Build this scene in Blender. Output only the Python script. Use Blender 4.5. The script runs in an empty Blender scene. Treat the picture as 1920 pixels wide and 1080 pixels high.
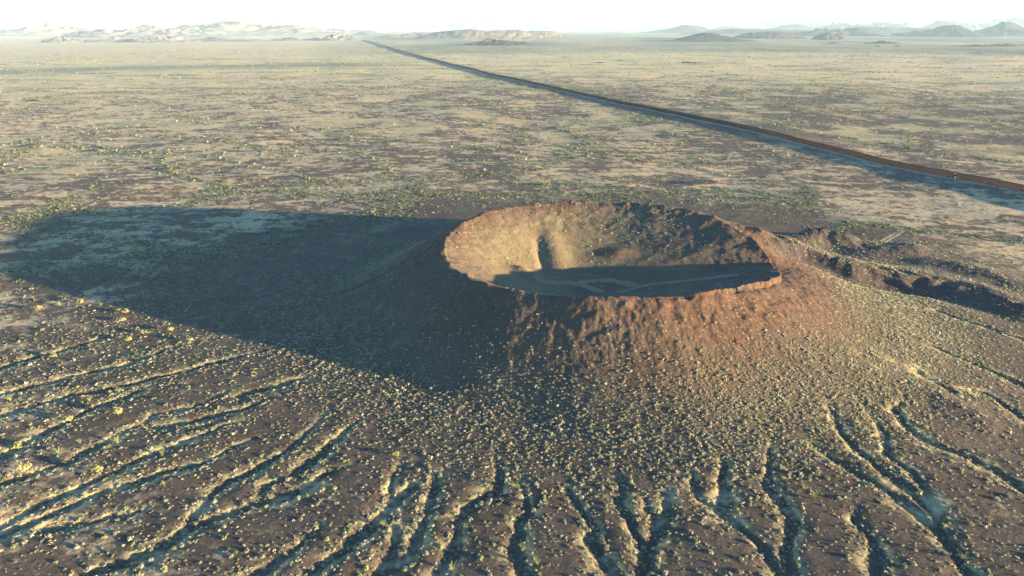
import bpy, math, random
import numpy as np
from math import radians as R

# ------------------------------------------------------------------ camera, sky, sun, exposure
scene = bpy.context.scene
C = scene.collection
H_CAM, PITCH, FPX = 200.0, R(21.0), 1280.0
cam_d = bpy.data.cameras.new('camera'); cam_d.sensor_width = 36.0; cam_d.lens = 24.0
cam_d.clip_start = 5.0; cam_d.clip_end = 250000.0
cam = bpy.data.objects.new('camera', cam_d); C.objects.link(cam)
cam.location = (0, 0, H_CAM); cam.rotation_euler = (R(90) - PITCH, 0, 0)
scene.camera = cam

SUN_EL, SHADOW_AZ = R(5.4), R(20.0)          # shadows fall to the left and 20 degrees away from the camera
sun_vec = (math.cos(SHADOW_AZ) * math.cos(SUN_EL), -math.sin(SHADOW_AZ) * math.cos(SUN_EL), math.sin(SUN_EL))
world = bpy.data.worlds.new('World'); scene.world = world; world.use_nodes = True
wn = world.node_tree.nodes; wl = world.node_tree.links
sky = wn.new('ShaderNodeTexSky'); sky.sky_type = 'NISHITA'; sky.sun_disc = False
sky.sun_elevation = SUN_EL; sky.sun_rotation = math.atan2(sun_vec[0], sun_vec[1])
sky.altitude = 300; sky.air_density = 0.9; sky.dust_density = 0.2; sky.ozone_density = 3.8
wl.new(sky.outputs[0], wn['Background'].inputs[0]); wn['Background'].inputs[1].default_value = 0.102

sd = bpy.data.lights.new('sun', 'SUN'); sd.energy = 5.0; sd.angle = R(0.5); sd.color = (1.0, 0.75, 0.46)
sun = bpy.data.objects.new('sun', sd); C.objects.link(sun)
from mathutils import Vector
sun.rotation_euler = Vector(sun_vec).to_track_quat('Z', 'Y').to_euler(); sun.location = (600, -200, 400)

vs = scene.view_settings
vs.view_transform = 'Standard'; vs.look = 'None'; vs.gamma = 1.0; vs.exposure = 3.0; vs.use_curve_mapping = False
cy = scene.cycles
cy.max_bounces = 4; cy.diffuse_bounces = 2; cy.glossy_bounces = 1; cy.transmission_bounces = 1
cy.volume_bounces = 1; cy.transparent_max_bounces = 4; cy.use_denoising = True
cy.caustics_reflective = False; cy.caustics_refractive = False

rng = np.random.default_rng(7)
random.seed(7)

# ------------------------------------------------------------------ helpers
def tag(o, label=None, cat=None, group=None, kind=None):
    if label: o['label'] = label
    if cat: o['category'] = cat
    if group: o['group'] = group
    if kind: o['kind'] = kind
    return o

def link(name, me, mat=None, parent=None):
    o = bpy.data.objects.new(name, me); C.objects.link(o)
    if mat and not me.materials: me.materials.append(mat)
    if parent: o.parent = parent
    return o

def mesh_np(name, v, f, smooth=False):
    """numpy vertices (n,3) and faces (m,k) -> mesh"""
    me = bpy.data.meshes.new(name)
    v = np.ascontiguousarray(v, np.float32); f = np.ascontiguousarray(f, np.int32)
    m, k = f.shape
    me.vertices.add(len(v)); me.vertices.foreach_set('co', v.ravel())
    me.loops.add(m * k); me.loops.foreach_set('vertex_index', f.ravel())
    me.polygons.add(m); me.polygons.foreach_set('loop_start', np.arange(0, m * k, k, dtype=np.int32))
    me.polygons.foreach_set('use_smooth', np.full(m, smooth, dtype=bool))
    me.update(calc_edges=True)
    return me

def add_attr(me, name, rgba):
    a = me.attributes.new(name, 'FLOAT_COLOR', 'POINT')
    a.data.foreach_set('color', np.ascontiguousarray(rgba, np.float32).ravel())

def perlin(x, y, seed=0):
    xi = np.floor(x).astype(np.int64); yi = np.floor(y).astype(np.int64)
    xf = x - xi; yf = y - yi
    u = xf * xf * xf * (xf * (xf * 6 - 15) + 10); v = yf * yf * yf * (yf * (yf * 6 - 15) + 10)
    def g(ix, iy, dx, dy):
        h = (ix * 374761393 + iy * 668265263 + seed * 1442695041) & 0x7fffffff
        h = ((h ^ (h >> 13)) * 1274126177) & 0x7fffffff
        h = h ^ (h >> 16)
        a = (h & 1023) * (2 * math.pi / 1024)
        return np.cos(a) * dx + np.sin(a) * dy
    n00 = g(xi, yi, xf, yf); n10 = g(xi + 1, yi, xf - 1, yf)
    n01 = g(xi, yi + 1, xf, yf - 1); n11 = g(xi + 1, yi + 1, xf - 1, yf - 1)
    a = n00 + u * (n10 - n00); b = n01 + u * (n11 - n01)
    return (a + v * (b - a)) * 1.45

def fbm(x, y, scale, octv=4, seed=0, gain=0.5):
    s = 0.0; amp = 1.0; tot = 0.0; fx = x / scale; fy = y / scale
    for k in range(octv):
        s = s + amp * perlin(fx + k * 17.3, fy - k * 9.1, seed + k); tot += amp
        amp *= gain; fx = fx * 2.03; fy = fy * 2.03
    return s / tot

def ridged(x, y, scale, octv=4, seed=0):
    s = 0.0; amp = 1.0; tot = 0.0; fx = x / scale; fy = y / scale
    for k in range(octv):
        s = s + amp * (1 - np.abs(perlin(fx + k * 31.7, fy + k * 11.9, seed + k)) * 1.6); tot += amp
        amp *= 0.5; fx = fx * 2.1; fy = fy * 2.1
    return s / tot

def sst(a, b, x):
    t = np.clip((x - a) / (b - a), 0, 1)
    return t * t * (3 - 2 * t)

# ------------------------------------------------------------------ where things of the photo stand
def ray(px, py):
    u = px - 960.0; v = py - 540.0
    return u, FPX * math.cos(PITCH) - v * math.sin(PITCH), FPX * math.sin(PITCH) + v * math.cos(PITCH)

def at(px, py, z=0.0):
    u, fw, dn = ray(px, py); t = (H_CAM - z) / dn
    return u * t, fw * t

# ------------------------------------------------------------------ terrain height
CX, CY, RX, RY, RR = 73.0, 492.0, 124.0, 117.0, 120.0
BX, BY, BZ = 48.0, 466.0, 17.0                       # lowest point of the crater floor
RIM = np.array([(-180, 47), (-163, 45), (-139, 45), (-119, 47.5), (-97, 50.5), (-81, 51), (-65, 50.5), (-52, 50), (-40, 46), (-20, 38.5), (0, 33),
                (8, 38), (20, 44.5), (37, 49.5), (59, 52), (77, 51), (116, 51), (137, 52), (165, 49), (180, 47)], float)

def polar(x, y):
    dx = (x - CX) / RX; dy = (y - CY) / RY
    return np.sqrt(dx * dx + dy * dy) * RR, np.degrees(np.arctan2(dy, dx))

def plain(x, y):
    d = np.sqrt(x * x + y * y)
    return fbm(x, y, 420.0, 3, 3) * 5.0 * sst(500, 1100, d) + fbm(x, y, 90.0, 2, 8) * 0.8 * (1 - sst(2000, 4000, d))

def ridge_line(x, y, pts, w, seed):
    """a low rocky ridge along pts (x, y, height)"""
    best = np.zeros_like(x)
    for (x0, y0, h0), (x1, y1, h1) in zip(pts[:-1], pts[1:]):
        ex, ey = x1 - x0, y1 - y0; L2 = ex * ex + ey * ey
        t = np.clip(((x - x0) * ex + (y - y0) * ey) / L2, 0, 1)
        dd = np.sqrt((x - x0 - t * ex) ** 2 + (y - y0 - t * ey) ** 2)
        best = np.maximum(best, (h0 + t * (h1 - h0)) * np.exp(-(dd / w) ** 2))
    return best

def ridge_asym(x, y, pts, w_near, w_far):
    best = np.zeros_like(x); ditch = np.zeros_like(x); face = np.zeros_like(x)
    for (x0, y0, h0), (x1, y1, h1) in zip(pts[:-1], pts[1:]):
        ex, ey = x1 - x0, y1 - y0; L2 = ex * ex + ey * ey; L1 = math.sqrt(L2)
        t = np.clip(((x - x0) * ex + (y - y0) * ey) / L2, 0, 1)
        dd = np.hypot(x - x0 - t * ex, y - y0 - t * ey)
        sg = (ex * (y - y0) - ey * (x - x0)) / L1
        w = w_near + (w_far - w_near) * sst(-3, 3, sg); h = h0 + t * (h1 - h0)
        best = np.maximum(best, h * np.exp(-(dd / w) ** 2))
        near_side = sst(2, -3, sg)
        ditch = np.maximum(ditch, np.minimum(h / 9.0, 1) * np.exp(-((dd - 21) / 10.0) ** 2) * near_side)
        face = np.maximum(face, np.minimum(h / 8.0, 1) * np.exp(-((dd - 9) / 11.0) ** 2) * near_side)
    return best, ditch, face

def P3(px, py, z, h):
    X, Y = at(px, py, z); return (X, Y, h)
LEVEE = [P3(1418, 452, 38, 2), P3(1440, 455, 35, 5), P3(1465, 460, 31, 8), P3(1490, 466, 28, 9.5), P3(1513, 473, 25, 10.5), P3(1545, 484, 22, 11), P3(1580, 496, 19, 11),
         P3(1613, 506, 17, 10.5), P3(1660, 515, 14, 9.5), P3(1713, 523, 12, 8), P3(1755, 533, 10, 6.5), P3(1800, 548, 8, 5), P3(1855, 568, 6, 3.5), P3(1910, 590, 5, 2.5)]
RIDGES = [([P3(1480, 452, 10, 7), P3(1530, 438, 12, 14), P3(1580, 446, 10, 11), P3(1615, 456, 6, 4)], 17.0),
          ([P3(1630, 476, 5, 3), P3(1705, 466, 5, 5)], 16.0),
          ([P3(1750, 492, 6, 3), P3(1800, 499, 6, 4), P3(1850, 511, 6, 4), P3(1905, 535, 6, 3)], 20.0),
          ([P3(1840, 555, 5, 2.5), P3(1925, 585, 5, 3)], 18.0),
          ([P3(1290, 345, 0, 2), P3(1330, 340, 0, 2.5)], 16.0),
          ([P3(1770, 770, 5, 2), P3(1820, 790, 5, 2)], 12.0)]

CRAGS = [at(px_, py_, z_) + (h_,) for px_, py_, z_, h_ in ((826, 466, 47, 2.6), (843, 497, 44, 2.4), (872, 518, 44, 2.0), (905, 533, 45, 1.6), (1075, 381, 50, 2.6),
         (1003, 385, 50, 1.8), (1255, 386, 50, 1.8), (1335, 405, 49, 2.2), (1428, 463, 39, 2.5), (960, 544, 46, 1.5), (1190, 556, 50, 1.6), (1345, 546, 50, 1.5))]

def base_height(x, y):
    r, th = polar(x, y)
    r = r + 6.0 * fbm(x, y, 38.0, 4, 20, 0.6) * np.exp(-((r - RR) / 35.0) ** 2)
    wob = fbm(x, y, 34.0, 3, 21)
    zr = np.interp(th, RIM[:, 0], RIM[:, 1]) + wob * 1.6 + fbm(x, y, 9.0, 2, 22) * 1.1
    q = np.maximum(r - RR, 0)
    east = np.exp(-(((th + 24 + 180) % 360 - 180) / 42.0) ** 2)
    zr_far = 48.0 + (zr - 48.0) * np.exp(-q / 45.0) - 5 * east
    front = np.exp(-((th + 62) / 42.0) ** 2)
    tang = 0.57 - 0.06 * front + 0.13 * np.exp(-((th + 130) / 40.0) ** 2) + 0.05 * fbm(np.cos(np.radians(th)) * 2, np.sin(np.radians(th)) * 2, 1.0, 2, 5) - 0.16 * east
    cone = zr_far - tang * (q * q / (q + 2.5))
    apron = (5.0 + 9.0 * east) * np.exp(-np.maximum(q - 75, 0) / (165.0 - 60 * east))
    k = 3.5 + 5.0 * front
    out = apron + k * np.logaddexp(0.0, (cone - apron) / k)
    # inside: a bowl whose lowest point lies towards the near wall
    ux, uy = (x - CX) / RX, (y - CY) / RY; bx, by = (BX - CX) / RX, (BY - CY) / RY
    ex, ey = ux - bx, uy - by; ee = ex * ex + ey * ey + 1e-9
    be = bx * ex + by * ey
    sh = (-be + np.sqrt(np.maximum(be * be - ee * (bx * bx + by * by - 1), 0))) / ee
    rho = np.clip(1.0 / np.maximum(sh, 1e-6), 0, 1)
    zrim = np.interp(np.degrees(np.arctan2(by + sh * ey, bx + sh * ex)), RIM[:, 0], RIM[:, 1]) + (zr - np.interp(th, RIM[:, 0], RIM[:, 1])) * rho
    ins = BZ + (zrim - BZ) * (0.58 * rho + 0.42 * rho ** 2.3)
    def lobe(cx, cy, ax, ay, h, rot=0.0):
        c, s = math.cos(rot), math.sin(rot); dx = x - cx; dy = y - cy
        return h * np.exp(-(((dx * c + dy * s) / ax) ** 2 + ((-dx * s + dy * c) / ay) ** 2))
    ins = ins + lobe(36, 520, 9, 44, 2.9, 0.10) - lobe(23.5, 515, 4.0, 34, 2.0, 0.07) + lobe(83, 524, 14, 9, 2.2)
    ins = ins + lobe(9, 487, 9, 6, 3.5, -0.5) + lobe(14, 478, 8, 5, 2.5, -0.3)
    rough = fbm(x, y, 6.0, 3, 30)
    z = np.where(r > RR, out, ins)
    steep = np.exp(-((r - RR) / 50.0) ** 2)
    z = z + rough * 0.36 * np.where(r > RR, steep, 0.5 * steep)
    lip = np.exp(-((r - RR) / 5.0) ** 2)
    z = z + lip * (fbm(x, y, 13.0, 4, 33, 0.6) * 1.3 - 0.4)
    for bx_, by_, bh in CRAGS:
        z = z + bh * np.exp(-(((x - bx_) ** 2 + (y - by_) ** 2) / 22.0)) * (0.55 + 0.6 * fbm(x, y, 3.5, 3, 48))
    for pts, wd in RIDGES:
        rd = ridge_line(x + 6 * fbm(x, y, 22, 2, 40), y + 6 * fbm(x, y, 22, 2, 41), pts, wd, 0)
        z = z + rd * (1 + 0.22 * fbm(x, y, 8.0, 3, 42)) * sst(RR - 3, RR + 25, r)
    lv, dt, _ = ridge_asym(x + 5 * fbm(x, y, 45, 2, 43), y + 5 * fbm(x, y, 45, 2, 44), LEVEE, 10.0, 38.0)
    out_only = sst(RR + 2, RR + 22, r)
    z = z + (lv * (1.15 + 0.10 * fbm(x, y, 9.0, 3, 45)) - 3.5 * dt) * out_only
    return z + plain(x, y)

def on_ground(px, py, fn=None):
    u, fw, dn = ray(px, py); t = H_CAM / dn
    lo, hi = 60.0 / fw, t * 1.05                      # march along the ray until it meets the ground
    ts = np.linspace(max(0.3 * t, 0), t * 1.03, 400)
    zz = base_height(u * ts, fw * ts)
    hit = np.nonzero(H_CAM - dn * ts <= zz)[0]
    tt = ts[hit[0]] if len(hit) else t
    return u * tt, fw * tt

# gullies of the apron, traced down the slope
GULLIES = [
 [(755,850),(755,873),(728,893),(733,923),(737,940),(707,970),(673,1003),(647,1030),(600,1062),(560,1095)],
 [(783,903),(760,925),(737,940)],
 [(853,853),(833,877),(813,907),(797,980),(783,1020),(760,1043),(727,1057),(690,1095)],
 [(750,973),(737,1020),(728,1050)],
 [(935,830),(933,887),(930,917),(873,950),(857,987),(853,1020),(833,1053),(810,1095)],
 [(977,880),(975,907),(983,933),(990,960),(973,997),(963,1030),(977,1057),(986,1095)],
 [(1087,890),(1070,917),(1083,953),(1107,977),(1103,1007),(1123,1043),(1155,1095)],
 [(1160,880),(1163,913),(1167,953),(1187,987),(1213,1033),(1200,1095)],
 [(1207,920),(1210,953),(1233,997),(1213,1033)],
 [(1263,913),(1247,927),(1253,960),(1237,987),(1233,997)],
 [(1293,860),(1300,907),(1317,933),(1347,953),(1377,980),(1420,1007),(1443,1043),(1475,1095)],
 [(1347,843),(1363,877),(1357,917),(1347,953)],
 [(1450,813),(1440,853),(1437,907),(1467,947),(1480,973),(1477,1007),(1483,1053),(1480,1095)],
 [(1507,813),(1523,833),(1563,860),(1633,900),(1673,927),(1723,960),(1753,990)],
 [(1527,727),(1567,780),(1577,813),(1600,843),(1633,863),(1680,900),(1720,930),(1745,955)],
 [(1607,740),(1633,777),(1663,813),(1663,850),(1707,883),(1730,920),(1753,960),(1763,1003),(1793,1047),(1835,1095)],
 [(1687,730),(1693,750),(1683,773),(1707,807),(1747,833),(1800,853),(1860,877),(1960,940)],
 [(1613,940),(1607,977),(1633,1007),(1647,1040),(1643,1095)],
 [(1760,720),(1853,740),(1900,770),(1980,820)],
 [(1657,566),(1757,583),(1847,612),(1990,660)],
 [(1680,617),(1727,640),(1793,667),(1980,745)],
 [(1710,680),(1727,703),(1790,735)],
 [(333,720),(283,723),(213,750),(173,763),(143,783),(67,820),(-40,876)],
 [(450,720),(390,750),(360,763),(283,780),(267,793),(213,823),(150,850),(127,867),(-40,920)],
 [(547,733),(467,763),(400,780),(333,797),(270,798)],
 [(500,777),(420,797),(350,827),(253,863),(217,883),(147,910),(100,933),(-40,1005)],
 [(533,810),(480,820),(433,843),(367,873),(300,887),(233,910),(160,933),(100,967),(-40,1015)],
 [(640,750),(610,777),(590,800),(547,840),(483,877),(433,900),(403,913),(383,947),(350,987),(300,1030),(233,1057),(120,1090)],
 [(577,873),(500,913),(493,937),(420,965),(345,997)],
 [(670,862),(633,880),(567,917),(493,940)],
 [(607,973),(567,1027),(500,1063),(440,1095)],
 [(300,937),(240,967),(160,983),(83,987)],
 [(560,640),(483,660),(400,680),(333,700),(233,722),(120,745),(-30,790)],
 [(427,627),(317,653),(247,680),(133,707),(-30,745)],
 [(217,627),(117,657),(-30,700)],
 [(600,700),(520,722),(450,742)],
 [(690,770),(655,800),(620,835),(560,880)],
]
GX0, GY0, GS = -420.0, 110.0, 0.5
GW, GH = 1900, 1100
gul = np.zeros((GH, GW), np.float32); gnear = np.zeros((GH, GW), np.float32)
def carve(pts, depth0, depth1, w0, w1, seed):
    P = [pts[0]]
    for a, b in zip(pts[:-1], pts[1:]):               # resample and roughen the course
        n = max(2, int(math.hypot(b[0] - a[0], b[1] - a[1]) / 4))
        for k in range(1, n + 1):
            t = k / n; P.append((a[0] + (b[0] - a[0]) * t, a[1] + (b[1] - a[1]) * t))
    P = np.array(P)
    P[1:-1, 0] += fbm(P[1:-1, 0], P[1:-1, 1], 13.0, 2, seed) * 3.4; P[1:-1, 1] += fbm(P[1:-1, 0], P[1:-1, 1], 13.0, 2, seed + 50) * 3.4
    n = len(P)
    for i in range(n - 1):
        s = i / max(1, n - 2); e = min(1.0, s * 3.0 + 0.10)
        wj = 1 + 0.45 * math.sin(i * 0.9 + seed) * math.sin(i * 0.37 + seed * 2)
        dep = (depth0 + (depth1 - depth0) * s) * e; wid = (w0 + (w1 - w0) * s) * wj
        a, b = P[i], P[i + 1]; m = 20.0
        i0 = int((min(a[0], b[0]) - m - GX0) / GS); i1 = int((max(a[0], b[0]) + m - GX0) / GS) + 1
        j0 = int((min(a[1], b[1]) - m - GY0) / GS); j1 = int((max(a[1], b[1]) + m - GY0) / GS) + 1
        i0, j0 = max(i0, 0), max(j0, 0); i1, j1 = min(i1, GW), min(j1, GH)
        if i0 >= i1 or j0 >= j1: continue
        X, Y = np.meshgrid(GX0 + GS * np.arange(i0, i1), GY0 + GS * np.arange(j0, j1))
        ex, ey = b - a; L2 = ex * ex + ey * ey + 1e-9
        t = np.clip(((X - a[0]) * ex + (Y - a[1]) * ey) / L2, 0, 1)
        dd = np.hypot(X - a[0] - t * ex, Y - a[1] - t * ey)
        prof = dep * (0.62 * (1 - sst(0.15, 1.0, dd / wid)) + 0.38 * (1 - sst(0.0, 1.0, dd / (2.7 * wid))))
        gul[j0:j1, i0:i1] = np.maximum(gul[j0:j1, i0:i1], prof)
        gnear[j0:j1, i0:i1] = np.maximum(gnear[j0:j1, i0:i1], e * np.exp(-(dd / (wid * 1.25 + 1.0)) ** 2))
for gi, g in enumerate(GULLIES):
    pts = [on_ground(*p) for p in g]
    if g[0][0] < 700 and g[0][0] > -1: carve(pts, 1.0, 1.6, 2.5, 3.8, gi)
    else: carve(pts, 1.15, 1.95, 2.5, 3.8, gi)

def grid_sample(G, x, y):
    fx = (x - GX0) / GS; fy = (y - GY0) / GS
    ok = (fx > 0) & (fx < GW - 2) & (fy > 0) & (fy < GH - 2)
    fx = np.clip(fx, 0, GW - 2.001); fy = np.clip(fy, 0, GH - 2.001)
    i = fx.astype(int); j = fy.astype(int); a = fx - i; b = fy - j
    v = (G[j, i] * (1 - a) + G[j, i + 1] * a) * (1 - b) + (G[j + 1, i] * (1 - a) + G[j + 1, i + 1] * a) * b
    return np.where(ok, v, 0.0)

def height(x, y):
    z = base_height(x, y)
    r, th = polar(x, y)
    # shallow rills between the gullies, running down the apron
    a = np.radians(th)
    rill = fbm(a * 190.0 + 6 * fbm(x, y, 40.0, 2, 61), r * 0.10, 11.0, 2, 63)
    fade = sst(150, 210, r) * (1 - sst(360, 520, r)) * sst(-175, -165, th) * (1 - sst(165, 175, th))
    z = z + rill * 0.28 * fade
    chute = fbm(a * 150.0 + 2.5 * fbm(x, y, 15.0, 2, 66), r * 0.16, 4.2, 3, 67)
    z = z + chute * 0.30 * sst(RR + 3, RR + 14, r) * (1 - sst(RR + 45, RR + 100, r)) * sst(-175, -165, th) * (1 - sst(165, 175, th))
    z = z + fbm(x, y, 2.6, 2, 64, 0.7) * 0.34 * np.exp(-((r - RR - 25) / 40.0) ** 2)
    return z - grid_sample(gul, x, y)

# ------------------------------------------------------------------ ground masks (what the ground is made of)
TRACKS = [[(1655, 460), (1690, 438), (1715, 425), (1750, 385), (1768, 368)], [(1820, 455), (1760, 440), (1700, 432)]]
TRK = [[at(*p) for p in t] for t in TRACKS]
def seg_dist(x, y, pts):
    best = np.full_like(x, 1e9)
    for (x0, y0), (x1, y1) in zip(pts[:-1], pts[1:]):
        ex, ey = x1 - x0, y1 - y0
        t = np.clip(((x - x0) * ex + (y - y0) * ey) / (ex * ex + ey * ey), 0, 1)
        best = np.minimum(best, np.hypot(x - x0 - t * ex, y - y0 - t * ey))
    return best

WASHES = [[(40,268),(150,275),(230,281),(290,300),(330,330),(400,345),(425,362)], [(440,238),(520,243),(600,244),(650,262)],
          [(650,250),(760,262),(850,275),(960,282)], [(860,300),(1000,305),(1150,290),(1230,300)], [(1530,200),(1600,215),(1660,222)],
          [(1440,225),(1470,238),(1500,230)], [(1370,157),(1540,163),(1640,175),(1720,187)], [(230,188),(300,195)], [(1060,290),(1110,270),(1050,235)],
          [(1680,270),(1780,290),(1900,300)], [(200,250),(420,262),(560,300)], [(1000,345),(1150,352),(1300,372),(1500,375)]]
WSH = [[at(*p) for p in w] for w in WASHES]

def wash_mask(x, y):
    d = np.hypot(x, y)
    n = np.abs(fbm(x + 40 * fbm(x, y, 120, 2, 71), y, 330.0, 2, 72))
    m = np.exp(-(n / 0.055) ** 2) * sst(520, 760, d)
    wx = x + 10 * fbm(x, y, 50, 2, 74); wy = y + 18 * fbm(x, y, 50, 2, 75)
    for w in WSH:
        m = np.maximum(m, np.exp(-(seg_dist(wx, wy, w) / 17.0) ** 2))
    return m

def masks(x, y, z):
    """sand, black rock, red cinder, green cover, dry grass, far olive"""
    d = np.hypot(x, y); r, th = polar(x, y); az = np.degrees(np.arctan2(x, y))
    near = grid_sample(gnear, x, y)
    n1 = fbm(x, y, 150.0, 4, 80, 0.6); n2 = fbm(x * 0.55, y, 46.0, 4, 85, 0.6); n3 = fbm(x, y, 11.0, 3, 90)
    wash = wash_mask(x, y)
    # the plain: pale sand between plates of dark gravel
    n4 = fbm(x * 0.6, y, 19.0, 4, 88, 0.65)
    s = 0.46 + 0.55 * n1 + 0.7 * n2 + 1.0 * n4 + 0.55 * n3 + 0.25 * wash
    leftness = sst(5, -30, az)
    s = s + 0.22 * leftness * sst(900, 1900, d) + 0.5 * sst(2300, 3100, d) + 0.32 * sst(20, 34, az) * (1 - sst(800, 1150, d)) * sst(560, 680, d)
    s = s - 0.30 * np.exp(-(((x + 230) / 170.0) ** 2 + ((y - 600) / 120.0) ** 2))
    s = s - 0.22 * sst(13, 22, az) * np.exp(-((d - 1900) / 650.0) ** 2)
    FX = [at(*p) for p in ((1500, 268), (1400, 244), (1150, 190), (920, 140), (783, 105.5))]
    s = s - 0.5 * np.exp(-(seg_dist(x + 25 * n1, y, FX) / 75.0) ** 2) * sst(1100, 1500, d) * (1 - sst(3000, 3600, d))  # ground colour darkened along the fence to deepen its shadow band
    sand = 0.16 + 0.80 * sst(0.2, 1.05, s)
    apron = 1 - sst(300, 440, r + 40 * n1)
    sand_ap = 0.10 + 0.9 * sst(0.25, 0.6, 0.12 + 0.5 * n2 + 0.25 * n3 + near * 0.22)
    sand_ap = sand_ap * sst(140, 190, r)
    sand = sand * (1 - apron) + sand_ap * apron * 0.55
    cone = 1 - sst(RR + 30, RR + 85, r + 14 * n3 + 18 * n2)
    inside = 1 - sst(RR - 8, RR, r)
    sand = sand * (1 - cone)
    # crater: pale dust on the sunlit left wall and the floor tracks
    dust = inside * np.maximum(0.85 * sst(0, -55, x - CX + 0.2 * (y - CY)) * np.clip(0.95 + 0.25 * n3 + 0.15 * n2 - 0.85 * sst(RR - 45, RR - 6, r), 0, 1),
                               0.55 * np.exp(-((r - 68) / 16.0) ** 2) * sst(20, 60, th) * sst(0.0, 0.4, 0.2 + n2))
    tr = np.minimum(seg_dist(x, y, [at(1010, 533, 20), at(1090, 535, 18), at(1125, 546, 18)]), seg_dist(x, y, [at(1160, 552, 18), at(1220, 528, 23), at(1270, 520, 27), at(1380, 512, 32)]))
    tr = np.minimum(tr, seg_dist(x, y, [at(1090, 519, 23), at(1140, 521, 22), at(1195, 534, 21)]))
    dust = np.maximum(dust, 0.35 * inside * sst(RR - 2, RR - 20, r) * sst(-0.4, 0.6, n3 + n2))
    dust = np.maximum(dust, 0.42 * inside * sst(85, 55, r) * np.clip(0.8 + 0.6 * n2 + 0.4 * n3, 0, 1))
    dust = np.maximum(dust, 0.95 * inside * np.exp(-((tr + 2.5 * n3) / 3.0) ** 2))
    sand = np.maximum(sand, 0.95 * inside * np.exp(-((tr + 2.0 * n3) / 2.6) ** 2))
    # red cinder: upper flanks, the rim and the back wall
    red = np.exp(-((r - RR - 12) / 42.0) ** 2) * (0.75 + 0.9 * n2)
    red = red * np.where(r < RR, sst(-45, -8, r - RR) * 0.8, 1.0)
    red = red * (0.35 + 0.65 * np.maximum(sst(-120, -75, th) * (1 - sst(20, 45, th)), sst(80, 110, th)))
    red = np.maximum(red, inside * np.exp(-(((x - 85) / 14) ** 2 + ((y - 524) / 9) ** 2)) * 1.2)
    red = np.clip(red * 1.25, 0, 1)
    # black lava
    blk = np.zeros_like(x)
    for pts, wd in RIDGES:
        blk = np.maximum(blk, np.clip(ridge_line(x, y, [(a, b - 5, 1.0) for a, b, h in pts], wd * 0.85, 0), 0, 1))
    blk = np.maximum(blk, 0.95 * ridge_asym(x, y, LEVEE, 11.0, 34.0)[2])
    blk = np.maximum(blk * sst(0.2, 0.55, blk + 0.7 * n3), 0.8 * ridge_asym(x, y, LEVEE, 11.0, 34.0)[2]) * sst(RR - 2, RR + 12, r)
    blk = np.maximum(blk, 0.38 * np.exp(-((r - RR) / 9.0) ** 2) * sst(-0.1, 0.5, n3 + 0.2) * (1 - 0.6 * red))
    blk = np.maximum(blk, 0.3 * inside * sst(-10, 60, th) * (1 - sst(60, 95, th)) * sst(RR - 50, RR - 8, r) * sst(0.0, 0.5, n3))
    blk = np.maximum(blk, 0.35 * cone * sst(0.0, 0.5, n2 + 0.6 * n3))
    # green: creosote flats along washes, belt at the cone's foot, crater wall
    grn = 0.85 * wash * sst(0.0, 0.5, 0.3 + n3 + n2) * (1 - sst(3000, 4200, d))
    belt = np.exp(-((r - 200) / 24.0) ** 2) * sst(-95, -60, th) * (1 - sst(0, 25, th))
    grn = np.maximum(grn, 0.42 * sst(-0.05, 0.5, 0.5 * n1 + n4 + 0.4 * n3) * sst(480, 700, d) * (1 - sst(2600, 3400, d)))
    grn = np.maximum(grn, belt * sst(0.0, 0.6, 0.05 + n3 + n2) * 0.4)
    grn = np.maximum(grn, 0.6 * inside * sst(20, 70, th) * sst(0.0, 0.5, 0.1 + n3 + 0.5 * n2) * sst(RR - 4, RR - 25, r))
    grn = np.maximum(grn, 0.55 * apron * sst(120, 170, r) * sst(-0.1, 0.5, n3) * np.where((th > 140) | (th < -140), 1, 0.3))
    # dry grass: gully banks, yellow flats three kilometres out
    dry = np.clip(near * 0.95 * sst(-0.5, 0.25, n3), 0, 1) * (1 - 0.9 * sst(0.3, 0.9, grid_sample(gul, x, y))) * sst(150, 185, r)
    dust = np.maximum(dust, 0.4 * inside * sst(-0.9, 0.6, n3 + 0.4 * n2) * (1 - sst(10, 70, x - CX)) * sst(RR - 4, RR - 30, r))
    dry = np.maximum(dry, 0.5 * sst(0.0, 0.5, n1 + 0.2) * sst(900, 1500, d))
    st = fbm(x * 0.16, y, 300.0, 4, 140, 0.6); st2 = fbm(x * 0.3 + 900, y, 130.0, 3, 145, 0.6)
    flats = sst(2900, 3300, d + 500 * n1) * (1 - sst(5200, 6000, d + 700 * n1))
    dry = np.maximum(dry, flats * np.clip(0.62 + 0.9 * st + 0.5 * st2, 0, 1))
    # grey-green creosote plain beyond, pale playa far left
    far = sst(5000, 5900, d + 600 * n1 - 900 * sst(-5, 25, az) )
    fl = fbm(x, y * 0.5, 1700.0, 4, 96, 0.6)
    olive = far * np.clip(0.75 + 0.9 * fl, 0, 1) * (1 - 0.85 * sst(-8, -18, az) * sst(-0.35, 0.1, fl + 0.2))
    band = np.exp(-((d - 4100 - 250 * n1) / 260.0) ** 2) * sst(-6, -14, az)
    dune = sst(10, 22, az) * np.exp(-((d - 4700) / 750.0) ** 2) * sst(-0.5, 0.2, st + 0.3)
    sand = np.maximum(sand, 0.9 * dune); dry = dry * (1 - 0.7 * dune); olive = olive * (1 - dune)
    olive = np.maximum(olive, band * 0.8)
    olive = np.maximum(olive, np.clip(2.6 * st2 - 0.9 * st - 0.25, 0, 0.85) * sst(2000, 2900, d) * (1 - far))
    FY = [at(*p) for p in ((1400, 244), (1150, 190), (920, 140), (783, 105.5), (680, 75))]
    fence_shade = 1 - 0.65 * np.exp(-(seg_dist(x + 25 * n1, y, FY) / 62.0) ** 2) * sst(1300, 1900, d)  # shade put into the colour: sand and grass dimmed along the fence's shadow
    sand = sand * fence_shade; dry = dry * fence_shade
    trk = np.zeros_like(x)
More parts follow.
